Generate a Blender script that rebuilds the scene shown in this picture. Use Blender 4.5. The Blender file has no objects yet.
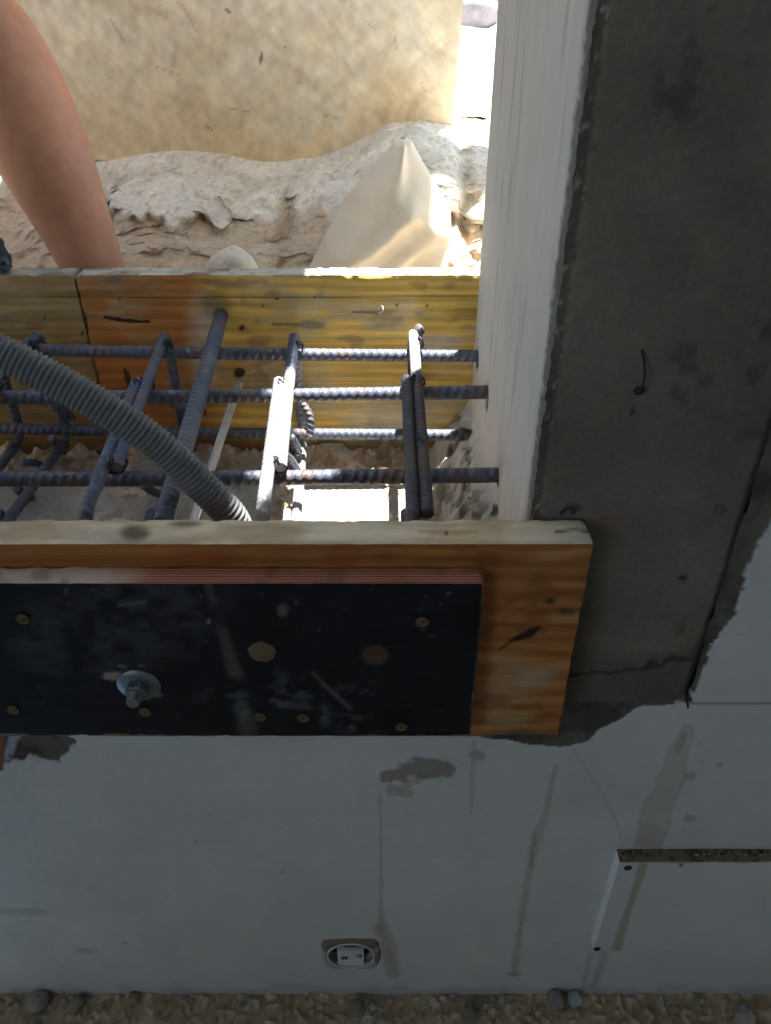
import bpy, math, random
import numpy as np
from mathutils import Vector
random.seed(7)
D2R = math.pi/180
# ------------------------------------------------------------------ camera, light, exposure
CAM = np.array([0.0, 0.0, 1.10]); PITCH = 35.0*D2R; F = 800.0; CX, CY = 385.5, 512.0
SC = bpy.context.scene
cd = bpy.data.cameras.new('camera'); cam = bpy.data.objects.new('camera', cd)
SC.collection.objects.link(cam); SC.camera = cam
cd.sensor_fit = 'VERTICAL'; cd.sensor_height = 24.0; cd.lens = 24.0*F/1024.0
cd.clip_start = 0.01
cam.location = CAM; cam.rotation_euler = (math.pi/2-PITCH, 0, 0)
SC.view_settings.view_transform = 'Standard'; SC.view_settings.look = 'None'
SC.view_settings.gamma = 1.0; SC.view_settings.use_curve_mapping = False
SC.view_settings.exposure = 1.0
w = bpy.data.worlds.new('sky'); SC.world = w; w.use_nodes = True
nt = w.node_tree; bg = nt.nodes['Background']
sk = nt.nodes.new('ShaderNodeTexSky'); sk.sky_type = 'HOSEK_WILKIE'; sk.turbidity = 3.5; sk.ground_albedo = 0.5
SUN = np.array([0.57, 1.0, 4.37]); SUN /= np.linalg.norm(SUN)
sk.sun_direction = SUN
nt.links.new(sk.outputs[0], bg.inputs[0]); bg.inputs[1].default_value = 3.5
sl = bpy.data.lights.new('sun', 'SUN'); sun = bpy.data.objects.new('sun', sl); SC.collection.objects.link(sun)
sl.energy = 13.0; sl.angle = 0.55*D2R; sl.color = (1.0, 0.95, 0.87)
sun.rotation_euler = Vector(SUN).to_track_quat('Z', 'Y').to_euler()
al = bpy.data.lights.new('added_left_fill', 'AREA'); alo = bpy.data.objects.new('added_left_fill', al)
SC.collection.objects.link(alo); al.shape = 'RECTANGLE'; al.size = 1.1; al.size_y = 1.2
al.energy = 3.6; al.color = (0.80, 0.91, 1.0)
alo.location = (-1.56, -1.8, 1.55)   # fill lamp added at an unseen left opening to light the room
alo.rotation_euler = Vector((-1, -.75, .12)).to_track_quat('Z', 'Y').to_euler()

# ------------------------------------------------------------------ maths helpers
FW = np.array([0, math.cos(PITCH), -math.sin(PITCH)]); UP = np.array([0, math.sin(PITCH), math.cos(PITCH)])
def ray(px, py): return FW + np.array([1., 0, 0])*((px-CX)/F) - UP*((py-CY)/F)
def at(px, py, Y): d = ray(px, py); return CAM + d*((Y-CAM[1])/d[1])
def proj(P):
    Q = np.asarray(P)-CAM; dep = np.maximum(Q@FW, 0.05)
    return CX+F*Q[..., 0]/dep, CY-F*(Q@UP)/dep
def lin(r, g, b):
    f = lambda c: (c/255/12.92) if c/255 <= 0.04045 else ((c/255+0.055)/1.055)**2.4
    return np.array([f(r), f(g), f(b)])
def _h(i, j, k, s):
    n = (i*374761393 + j*668265263 + k*2147483647 + s*1274126177) & 0xffffffff
    n = ((n ^ (n >> 13))*1274126177) & 0xffffffff
    n = ((n ^ (n >> 15))*2246822519) & 0xffffffff
    return ((n ^ (n >> 16)) & 0xffff)/65535.0
def vnoise(P, sc, seed=0):
    P = np.asarray(P, float)*np.asarray(sc, float)
    I = np.floor(P).astype(np.int64); f = P-I; f = f*f*(3-2*f); r = 0
    for a in (0, 1):
        for b in (0, 1):
            for c in (0, 1):
                wgt = (f[..., 0] if a else 1-f[..., 0])*(f[..., 1] if b else 1-f[..., 1])*(f[..., 2] if c else 1-f[..., 2])
                r = r+wgt*_h(I[..., 0]+a+7, I[..., 1]+b+13, I[..., 2]+c+29, seed)
    return r
def fbm(P, sc, seed=0, o=4):
    sc = np.asarray(sc, float)*np.ones(3); r = 0; a = 0.5; t = 0
    for k in range(o): r = r+a*vnoise(P, sc, seed+k*17); t += a; a *= 0.5; sc = sc*2.03
    return r/t
def sstep(x, a, b): t = np.clip((x-a)/(b-a), 0, 1); return t*t*(3-2*t)
def mixc(A, B, m): m = np.asarray(m)[..., None]; return A*(1-m)+B*m
def pdist(px, py, pts):
    """distance to a polyline, with the width (third value) there"""
    best = np.full(px.shape, 1e9); wd = np.full(px.shape, 1.0)
    for (x0, y0, w0), (x1, y1, w1) in zip(pts[:-1], pts[1:]):
        dx, dy = x1-x0, y1-y0; t = np.clip(((px-x0)*dx+(py-y0)*dy)/(dx*dx+dy*dy+1e-9), 0, 1)
        d = np.hypot(px-x0-t*dx, py-y0-t*dy); ww = w0+t*(w1-w0)
        s = d/ww < best/wd; best = np.where(s, d, best); wd = np.where(s, ww, wd)
    return best, wd
def blob(px, py, x, y, rx, ry, n, soft=0.35):
    return 1-sstep(np.hypot((px-x)/rx, (py-y)/ry)+(n-0.5)*1.2, 1-soft, 1+soft)
def stroke(px, py, pts, n, soft=0.5):
    d, wd = pdist(px, py, pts); return 1-sstep(d/wd+(n-0.5)*1.0, 1-soft, 1+soft)

# ------------------------------------------------------------------ mesh helpers
class MB:
    def __init__(s): s.V = []; s.Q = []; s.C = []; s.M = []; s.n = 0
    def raw(s, V, Q, col=(1, 1, 1), m=0):
        V = np.asarray(V, float).reshape(-1, 3); Q = np.asarray(Q, int).reshape(-1, 4)
        C = np.broadcast_to(np.asarray(col, float), V.shape)
        s.V.append(V); s.Q.append(Q+s.n); s.C.append(C); s.M.append(np.full(len(Q), m)); s.n += len(V); return s
    def grid(s, P, col=(1, 1, 1), m=0, flip=False, wu=False):
        nu, nv = P.shape[:2]; idx = np.arange(nu*nv).reshape(nu, nv)
        if wu: idx = np.concatenate([idx, idx[:1]], 0)
        a, b, c, d = idx[:-1, :-1], idx[1:, :-1], idx[1:, 1:], idx[:-1, 1:]
        Q = np.stack([a, b, c, d] if not flip else [a, d, c, b], -1).reshape(-1, 4)
        C = np.asarray(col, float)
        if C.ndim == 3: C = C.reshape(-1, 3)
        return s.raw(P.reshape(-1, 3), Q, C, m)
    def box(s, x0, x1, y0, y1, z0, z1, col=(1, 1, 1), m=0):
        for ax in range(3):
            for sd in (0, 1):
                s.face(x0, x1, y0, y1, z0, z1, ax, sd, (9, 9, 9), None, None, m, col)
        return s
    def face(s, x0, x1, y0, y1, z0, z1, ax, sd, step, disp, paint, m=0, col=(1, 1, 1)):
        lo = np.array([x0, y0, z0], float); hi = np.array([x1, y1, z1], float)
        a, b = [(1, 2), (2, 0), (0, 1)][ax]
        na = max(1, int(round((hi[a]-lo[a])/step[a]))); nb = max(1, int(round((hi[b]-lo[b])/step[b])))
        A, B = np.meshgrid(np.linspace(lo[a], hi[a], na+1), np.linspace(lo[b], hi[b], nb+1), indexing='ij')
        P = np.zeros(A.shape+(3,)); P[..., a] = A; P[..., b] = B; P[..., ax] = (hi if sd else lo)[ax]
        C = paint(P, ax, sd) if paint is not None else col
        if disp is not None: P = P+disp(P, lo, hi)
        s.grid(P, C, m, flip=(sd == 0))
    def slab(s, x0, x1, y0, y1, z0, z1, step, disp=None, paint=None, mats=None, skip=()):
        step = np.ones(3)*np.asarray(step, float)
        for ax in range(3):
            for sd in (0, 1):
                if (ax, sd) in skip: continue
                s.face(x0, x1, y0, y1, z0, z1, ax, sd, step, disp, paint, (mats or {}).get((ax, sd), 0))
        return s
    def tube(s, P, rad, n=12, col=(1, 1, 1), m=0, cap=True, ribs=None):
        """sweep; rad is a number or an array; ribs(s, phi) adds to the radius"""
        P = np.asarray(P, float); T = np.gradient(P, axis=0); T /= np.linalg.norm(T, axis=1)[:, None]+1e-12
        up = np.array([0, 0, 1.]) if abs(T[0][2]) < 0.9 else np.array([0, 1., 0])
        N = np.zeros_like(P); v = up-T[0]*np.dot(up, T[0]); N[0] = v/np.linalg.norm(v)
        for i in range(1, len(P)):
            v = N[i-1]-T[i]*np.dot(N[i-1], T[i]); N[i] = v/(np.linalg.norm(v)+1e-12)
        B = np.cross(T, N); L = np.concatenate([[0], np.cumsum(np.linalg.norm(np.diff(P, axis=0), axis=1))])
        ph = np.linspace(0, 2*math.pi, n, endpoint=False)
        R = np.ones((len(P), n))*(np.asarray(rad, float).reshape(-1, 1))
        if ribs is not None: R = R+ribs(L[:, None], ph[None, :])
        G = P[:, None]+R[..., None]*(N[:, None]*np.cos(ph)[None, :, None]+B[:, None]*np.sin(ph)[None, :, None])
        idx = np.arange(len(P)*n).reshape(len(P), n); nx = np.roll(idx, -1, 1)
        Q = np.stack([idx[:-1], nx[:-1], nx[1:], idx[1:]], -1).reshape(-1, 4)
        s.raw(G.reshape(-1, 3), Q, col, m)
        if cap:
            for e, fl in ((0, True), (-1, False)):
                ring = G[e]; c = P[e]; V = np.concatenate([ring, ring*0.02+c*0.98]); k = np.arange(n); k2 = (k+1) % n
                q = np.stack([k, k2, k2+n, k+n] if not fl else [k, k+n, k2+n, k2], -1)
                s.raw(V, q, col, m)
        return s
    def lathe(s, prof, c, axis, n=28, col=(1, 1, 1), m=0):
        """prof: (radius, along the axis)"""
        a = np.array(axis, float); a /= np.linalg.norm(a)
        u = np.cross(a, [0, 0, 1.] if abs(a[2]) < .9 else [1., 0, 0]); u /= np.linalg.norm(u); v = np.cross(a, u)
        ph = np.linspace(0, 2*math.pi, n, endpoint=False); pr = np.array(prof, float)
        P = np.array(c)+pr[None, :, 0, None]*(np.cos(ph)[:, None, None]*u+np.sin(ph)[:, None, None]*v)+pr[None, :, 1, None]*a
        return s.grid(P, col, m, wu=True)
    def build(s, name, mats, parent=None, smooth=True):
        V = np.concatenate(s.V); Q = np.concatenate(s.Q); C = np.concatenate(s.C); M = np.concatenate(s.M)
        off = np.zeros(3)
        if parent is not None: off = np.array(parent.matrix_world.translation if parent.parent else parent.location)
        me = bpy.data.meshes.new(name); me.vertices.add(len(V)); me.vertices.foreach_set('co', V.astype(np.float32).ravel())
        me.loops.add(4*len(Q)); me.loops.foreach_set('vertex_index', Q.astype(np.int32).ravel())
        me.polygons.add(len(Q)); me.polygons.foreach_set('loop_start', np.arange(0, 4*len(Q), 4, dtype=np.int32))
        me.polygons.foreach_set('loop_total', np.full(len(Q), 4, dtype=np.int32))
        me.polygons.foreach_set('material_index', M.astype(np.int32))
        me.polygons.foreach_set('use_smooth', np.full(len(Q), bool(smooth)))
        at_ = me.color_attributes.new('paint', 'FLOAT_COLOR', 'POINT')
        at_.data.foreach_set('color', np.concatenate([C, np.ones((len(C), 1))], 1).astype(np.float32).ravel())
        me.update(); me.validate()
        for m in (mats if isinstance(mats, (list, tuple)) else [mats]): me.materials.append(m)
        o = bpy.data.objects.new(name, me); SC.collection.objects.link(o)
        if parent is not None: o.parent = parent; o.location = -base(parent)
        return o
def base(o):
    """world position of an unrotated object"""
    p = Vector(o.location)
    while o.parent: o = o.parent; p = p+o.location
    return p
def tag(o, label=None, cat=None, group=None, kind=None):
    for k, v in (('label', label), ('category', cat), ('group', group), ('kind', kind)):
        if v: o[k] = v
    return o
def empty(name, loc):
    o = bpy.data.objects.new(name, None); o.location = [float(v) for v in loc]; o.empty_display_size = 0.05
    SC.collection.objects.link(o); return o
def resample(P, step):
    P = np.asarray(P, float); L = np.concatenate([[0], np.cumsum(np.linalg.norm(np.diff(P, axis=0), axis=1))])
    n = max(2, int(L[-1]/step)+1); t = np.linspace(0, L[-1], n); return np.stack([np.interp(t, L, P[:, k]) for k in range(3)], 1)
def spline(P, k=12):
    P = [np.array(p, float) for p in P]; P = [2*P[0]-P[1]]+P+[2*P[-1]-P[-2]]; out = []
    for i in range(1, len(P)-2):
        for t in np.linspace(0, 1, k, endpoint=False):
            a, b, c, d = P[i-1], P[i], P[i+1], P[i+2]
            out.append(0.5*((2*b)+(c-a)*t+(2*a-5*b+4*c-d)*t*t+(3*b-a-3*c+d)*t**3))
    out.append(P[-2]); return np.array(out)
def rounded(P, r, k=7):
    P = [np.array(p, float) for p in P]; out = [P[0]]
    for a, b, c in zip(P[:-2], P[1:-1], P[2:]):
        u = (a-b)/np.linalg.norm(a-b); v = (c-b)/np.linalg.norm(c-b)
        rr = min(r, 0.45*np.linalg.norm(a-b), 0.45*np.linalg.norm(c-b)); p, q = b+u*rr, b+v*rr
        for t in np.linspace(0, 1, k): out.append((1-t)**2*p+2*t*(1-t)*b+t*t*q)
    out.append(P[-1]); return np.array(out)

# ------------------------------------------------------------------ materials
def material(name, color=None, layers=(), bumps=(), rough=0.8, metal=0.0, spec=0.4, sss=0.0):
    """color None: the surface's own colour attribute. layers: (vec scale, scale, detail, lo, hi) multiply; bumps: (vec, scale, detail, strength, dist)"""
    m = bpy.data.materials.new(name); m.use_nodes = True; t = m.node_tree; N = t.nodes; L = t.links
    b = N['Principled BSDF']; b.inputs['Roughness'].default_value = rough; b.inputs['Metallic'].default_value = metal
    b.inputs['Specular IOR Level'].default_value = spec
    if sss:
        b.inputs['Subsurface Weight'].default_value = sss; b.inputs['Subsurface Radius'].default_value = (.012, .005, .003)
        b.inputs['Subsurface Scale'].default_value = 0.6
    tc = N.new('ShaderNodeTexCoord')
    def noise(vec, sc, det, rot=None):
        mp = N.new('ShaderNodeMapping'); mp.inputs['Scale'].default_value = vec; src = tc.outputs['Object']
        if rot:
            m0 = N.new('ShaderNodeMapping'); m0.inputs['Rotation'].default_value = rot; L.new(src, m0.inputs[0]); src = m0.outputs[0]
        L.new(src, mp.inputs[0]); n = N.new('ShaderNodeTexNoise')
        n.inputs['Scale'].default_value = sc; n.inputs['Detail'].default_value = det; L.new(mp.outputs[0], n.inputs['Vector']); return n
    if color is None:
        a = N.new('ShaderNodeAttribute'); a.attribute_name = 'paint'; cur = a.outputs['Color']
    else:
        a = N.new('ShaderNodeRGB'); a.outputs[0].default_value = (*color, 1); cur = a.outputs[0]
    for ly in layers:
        n = noise(ly[0], ly[1], ly[2], ly[5] if len(ly) > 5 else None); r = N.new('ShaderNodeMapRange')
        r.inputs['From Min'].default_value = 0.3; r.inputs['From Max'].default_value = 0.7
        r.inputs['To Min'].default_value = ly[3]; r.inputs['To Max'].default_value = ly[4]
        L.new(n.outputs['Fac'], r.inputs['Value']); x = N.new('ShaderNodeMix'); x.data_type = 'RGBA'; x.blend_type = 'MULTIPLY'
        x.inputs['Factor'].default_value = 1; L.new(cur, x.inputs['A']); L.new(r.outputs[0], x.inputs['B']); cur = x.outputs['Result']
    L.new(cur, b.inputs['Base Color']); prev = None
    for bp in bumps:
        n = noise(bp[0], bp[1], bp[2]); u = N.new('ShaderNodeBump'); u.inputs['Strength'].default_value = bp[3]
        u.inputs['Distance'].default_value = bp[4]; L.new(n.outputs['Fac'], u.inputs['Height'])
        if prev: L.new(prev, u.inputs['Normal'])
        prev = u.outputs['Normal']
    if prev: L.new(prev, b.inputs['Normal'])
    return m
I3 = (1, 1, 1)
M = {}
M['plaster'] = material('plaster', None, [(I3, 9, 4, .93, 1.04), ((1, 1, 5), 60, 3, .97, 1.02)], [(I3, 160, 4, .25, .002), (I3, 18, 3, .15, .006)], .85)
M['concrete'] = material('concrete', None, [(I3, 14, 6, .8, 1.15), (I3, 220, 3, .88, 1.08)], [(I3, 300, 4, .4, .0015), (I3, 40, 4, .2, .004)], .9)
M['concrete_side'] = material('board_marked_concrete', None, [((14, 9, .7), 10, 5, .96, 1.03), ((30, 30, 1.2), 25, 3, .96, 1.03)], [((14, 10, .8), 30, 4, .12, .001)], .8)
M['room'] = material('room_plaster', lin(178, 178, 174), [(I3, 4, 4, .9, 1.05)], [(I3, 60, 4, .2, .003)], .9)
M['soil'] = material('soil', None, [(I3, 40, 6, .8, 1.15), (I3, 260, 3, .88, 1.1)], [(I3, 120, 5, .4, .003), (I3, 420, 3, .4, .001)], .95, spec=.2)
M['rock'] = material('rock', None, [(I3, 22, 6, .88, 1.12), (I3, 150, 4, .85, 1.1)], [(I3, 50, 6, .6, .006), (I3, 260, 3, .4, .0015)], .95, spec=.2)
M['wood'] = material('shuttering_wood', None, [((1, 6, 16), 9, 6, .78, 1.14), ((1, 4, 26), 34, 4, .88, 1.08), (I3, 25, 5, .9, 1.08)], [((1, 6, 22), 30, 4, .3, .0012)], .62)
M['edge'] = material('plywood_edge', None, [((1, 1, 8), 12, 5, .8, 1.1)], [((1, 3, 60), 20, 3, .4, .001)], .75)
M['film'] = material('black_film', None, [(I3, 18, 6, .75, 1.3), ((2, 1, 9), 26, 5, .85, 1.2)], [(I3, 90, 4, .12, .001)], .6, spec=.18)
M['osb'] = material('osb_flakes', None, [((2.5, 1, 12), 4, 2, .92, 1.1, (0, .7, 0)), ((2.5, 1, 12), 4.6, 2, .93, 1.1, (0, -.5, 0)), ((3, 1, 11), 5, 3, .9, 1.05, (0, 1.4, 0)), ((2.5, 1, 14), 7, 2, .93, 1.03, (0, 2.2, 0)), ((1, 1, 1), 5, 4, .9, 1.05)], [((4, 4, 4), 9, 4, .2, .002)], .75)
M['steel'] = material('rebar_steel', None, [(I3, 30, 4, .8, 1.2), (I3, 260, 3, .85, 1.1)], [(I3, 500, 2, .2, .0006)], .48, .22)
M['galv'] = material('galvanised_steel', (.72, .75, .78), [(I3, 60, 4, .85, 1.1)], [], .35, .4)
M['dull_steel'] = material('dull_steel', (.25, .29, .31), [(I3, 60, 4, .7, 1.2)], [(I3, 200, 3, .2, .001)], .45, .7)
M['wire'] = material('tie_wire_steel', (.05, .05, .06), [], [], .5, .6)
M['conduit'] = material('conduit_plastic', lin(116, 121, 124), [(I3, 12, 4, .88, 1.08)], [], .5, spec=.35)
M['skin'] = material('skin', lin(206, 150, 120), [(I3, 9, 4, .86, 1.1), (I3, 60, 4, .92, 1.05)], [(I3, 240, 4, .2, .0008)], .52, sss=.25)
M['shirt'] = material('shirt_cloth', lin(120, 82, 110), [(I3, 8, 3, .85, 1.1)], [(I3, 20, 4, .3, .01)], .9)
M['trousers'] = material('trouser_cloth', lin(60, 64, 74), [(I3, 8, 3, .85, 1.1)], [(I3, 16, 4, .4, .012)], .9)
M['hair'] = material('hair', lin(48, 36, 28), [(I3, 60, 3, .6, 1.3)], [((1, 1, 6), 60, 3, .6, .004)], .6)
M['cloth'] = material('sack_cloth', None, [(I3, 9, 5, .9, 1.06), ((60, 60, 60), 12, 2, .96, 1.02)], [((1, 1, 1), 600, 2, .3, .0005), (I3, 22, 4, .3, .006)], .95, spec=.1)
M['dark'] = material('dark_hole', (.012, .012, .012), [], [], .9)
M['blue_plastic'] = material('box_plastic', (.02, .03, .055), [], [], .5)
M['white_paint'] = material('white_paint', lin(215, 218, 220), [(I3, 40, 4, .9, 1.04)], [], .6)

# ------------------------------------------------------------------ the setting
GZ = 0.0; WY = 0.49; BY = 0.915; SILL = 0.55
COLX0, COLX1 = 0.107, 0.272
cW = lin(210, 212, 209); cMort = lin(112, 110, 100); cBrown = lin(150, 122, 86); cDark = lin(40, 34, 28)
EDGE = [(300, 900), (440, 792), (509, 771), (540, 757), (553, 759), (598, 742), (622, 726), (646, 712), (666, 704), (699, 691), (704, 689)]
SOCK = at(351, 953, WY)
def wall_field(P):
    """plaster mask, roughness and colour of the inner face of the window wall"""
    px, py = proj(P); n = fbm(P, 45, 3, 5); n2 = fbm(P, 220, 5, 3); n3 = fbm(P, 22, 9); nE = fbm(P, 34, 4, 3)
    m = np.ones(px.shape); mD = np.ones(px.shape)
    ex = np.interp(py, [e[0] for e in EDGE], [e[1] for e in EDGE])
    up = py < 704
    mD = np.where(up, sstep(px-ex+(nE-.5)*30, -9, 2), mD)
    m = np.where(up, sstep(px-ex+(nE-.5)*30+(n2-.5)*2, -2, 2), m)
    by = np.interp(px, [430, 470, 505, 540, 570, 590, 600, 615, 640, 692, 694], [728, 737, 740, 745, 743, 738, 729, 719, 707, 703, 600])
    m = np.where(~up | (px < 692), np.minimum(m, sstep(py-by+(nE-.5)*18+(n2-.5)*1.2, -1.5, 1.5)), m)
    mD = np.where(~up | (px < 692), np.minimum(mD, sstep(py-by+(nE-.5)*18, -8, 1.5)), mD)
    hole = blob(px, py, 15, 738, 46, 28, n, .1)
    m = m*(1-hole); mD = mD*(1-blob(px, py, 15, 738, 46, 28, n, .3))
    C = np.ones(px.shape+(3,))*cW*(0.95+0.1*n3[..., None])
    nS = fbm(P, 90, 6, 4); st = lambda pts, col, a, soft=.7: mixc(C, col, np.clip(a*(.35+1.3*nS), 0, 1)*stroke(px, py, pts, .5+(nS-.5)*2.2, soft))
    C0 = C
    C = st([(386, 776, 5), (410, 770, 11), (446, 768, 7)], lin(104, 76, 48), 1.3, .3)
    C = st([(392, 790, 5), (410, 793, 4)], lin(140, 122, 100), .8, .3)
    C = mixc(C, cDark, .95*blob(px, py, 424, 776, 5, 3.5, n)); C = mixc(C, lin(225, 222, 215), .6*blob(px, py, 412, 779, 5, 3, n))
    C = st([(474, 742, 2.2), (472, 780, 2.5), (471, 812, 2)], cBrown, .45); C = mixc(C, cBrown, .8*blob(px, py, 477, 755, 7, 4, n))
    C = st([(556, 765, 2), (545, 815, 3), (535, 842, 4.5), (528, 880, 3.4), (520, 930, 3.6), (514, 973, 4)], lin(160, 140, 106), .75)
    C = st([(535, 835, 1.4), (531, 865, 1.6)], lin(88, 76, 60), .6); C = mixc(C, lin(110, 98, 84), .7*blob(px, py, 513, 974, 7, 2.5, n))
    C = st([(380, 795, 1.4), (381, 860, 1.8), (381, 930, 2.2)], lin(160, 142, 112), .7)
    C = st([(381, 928, 7), (388, 950, 7), (394, 974, 5)], lin(150, 132, 100), .9)
    big = stroke(px, py, [(687, 733, 6), (676, 762, 9), (663, 795, 12), (655, 825, 12), (645, 850, 9)], n, .12)
    rim = np.clip(stroke(px, py, [(687, 733, 9), (676, 762, 12), (663, 795, 15), (655, 825, 15), (645, 852, 11)], n, .12)-big, 0, 1)
    C = mixc(C, lin(176, 166, 148), .55*big); C = mixc(C, lin(150, 134, 106), .6*rim)
    C = st([(684, 735, 3), (678, 750, 2.5)], lin(128, 96, 66), .8); C = mixc(C, lin(160, 144, 114), .6*blob(px, py, 650, 836, 12, 12, n))
    C = st([(604, 955, 4), (594, 985, 4)], lin(132, 124, 110), .6); C = st([(590, 955, 3), (584, 985, 3)], lin(132, 124, 110), .5)
    C = st([(570, 745, .8), (600, 790, .8), (616, 820, .8), (622, 840, .8)], lin(120, 122, 122), .6)
    C = mixc(C, lin(140, 130, 112), .5*blob(px, py, 25, 912, 26, 4, n)); C = mixc(C, lin(150, 140, 122), .5*blob(px, py, 85, 951, 14, 4, n))
    for x, y, r in ((700, 744, 2), (702, 762, 1.8), (720, 765, 3), (691, 776, 3), (690, 819, 4), (440, 761, 1.5), (196, 842, 1.5), (125, 943, 2), (283, 872, 2)):
        C = mixc(C, lin(110, 104, 96), .6*blob(px, py, x, y, r*1.4, r, n))
    C = mixc(C, lin(120, 110, 92), .35*sstep(P[..., 2]*-1+(n-.5)*.05, -.022, -.004))
    C = mixc(C, lin(60, 62, 66), .8*(1-sstep(np.abs(py-703.5), .5, 1.3))*(px > 690))
    C = mixc(C0, C, .62); mC = sstep(m+(n2-.5)*.1, .72, .92)
    mc = mixc(np.ones(px.shape+(3,))*lin(106, 101, 90), lin(78, 72, 63), sstep(n, .4, .65))
    mc = mixc(mc, lin(170, 180, 190), hole*(1-sstep(np.abs(px-10-(py-750)*-.3+(n-.5)*8), 3, 7)))
    mc = mixc(mc, lin(150, 95, 55), hole*(1-sstep(px+(n-.5)*4, 0, 4)))
    halo = sstep(m, .05, .6)*(1-sstep(m, .6, 1)); C = mixc(mc, C, mC)
    C = mixc(C, cBrown, .25*halo*mC)
    dep = (1-mD)*(.007+.003*(n2-.5)+.012*(nE-.5)+.006*(n-.5)) + m*(.0014*(n3-.5))
    sr = np.hypot(P[..., 0]-SOCK[0], P[..., 2]-SOCK[2]); dep = dep+.014*(sr < .0285)
    return C, dep
def front_grid(b, x0, x1, z0, z1, s):
    X, Z = np.meshgrid(np.linspace(x0, x1, int((x1-x0)/s)+2), np.linspace(z0, z1, int((z1-z0)/s)+2), indexing='ij')
    P = np.stack([X, np.full(X.shape, WY), Z], -1); C, dep = wall_field(P); P[..., 1] += dep; b.grid(P, C)
b = MB()
front_grid(b, -.48, .60, -.02, SILL+.004, .0016); front_grid(b, COLX1, .60, SILL+.004, 1.25, .0022)
b.box(-1.35, -.48, WY, BY-.003, -.05, SILL, cW); b.box(-.48, .60, WY+.03, BY-.003, -.05, SILL-.012, cMort)
b.box(.60, 2.3, WY, BY-.003, -.05, 2.7, cW); b.box(COLX1+.001, .60, WY+.03, BY-.003, SILL-.02, 2.7, cMort)
b.box(COLX1+.001, .60, WY, WY+.03, 1.25, 2.7, cW); b.box(-1.6, -1.35, WY, BY-.003, -.05, 2.7, cW)
b.box(-1.35, COLX1+.001, WY, BY-.003, 2.52, 2.7, cW)
tag(b.build('wall_front', M['plaster']), 'white plastered wall below and beside the opening, stained by drips', kind='structure')

# rough concrete column
def col_disp(P, lo, hi):
    n = fbm(P, 90, 21); n2 = fbm(P, 300, 22, 3); d = np.zeros_like(P)
    ex0 = P[..., 0]-lo[0]; ey0 = P[..., 1]-lo[1]; ey1 = hi[1]-P[..., 1]; ex1 = hi[0]-P[..., 0]
    c = np.clip(1-np.maximum(ex0, ey0)/.012, 0, 1)*(n2*.6+n*.6); d[..., 0] += c*.006; d[..., 1] += c*.006
    c = np.clip(1-np.maximum(ex0, ey1)/.014, 0, 1)*(n2*.5+sstep(n, .45, .7)); d[..., 0] += c*.008; d[..., 1] -= c*.006
    c = np.clip(1-ex1/.006, 0, 1)*n*(ey0 < .02); d[..., 1] += c*.006
    d[..., 1] += (ey0 < 1e-6)*.0016*(fbm(P, 12, 24)-.5)
    # bar pockets
    for q in POCKETS:
        r = np.sqrt(((P-np.array([COLX0, *q[:2]]))**2).sum(-1)); d[..., 0] += np.where(ex0 < .001, .012*(1-sstep(r+(n-.5)*.008, q[2]*.6, q[2])), 0)
    low = (ex0 < .001)*sstep(.66-P[..., 2], 0, .05)*(ey0 > .06); d[..., 0] -= low*.016*sstep(n, .35, .65)
    return d
POCKETS = []
for px, py, Y, r in ((478, 357, .864, .012), (486, 396, .762, .014), (476, 434, .864, .012), (499, 476, .642, .008)):
    q = at(px, py, Y); POCKETS.append((q[1], q[2]-.003, r))
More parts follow.
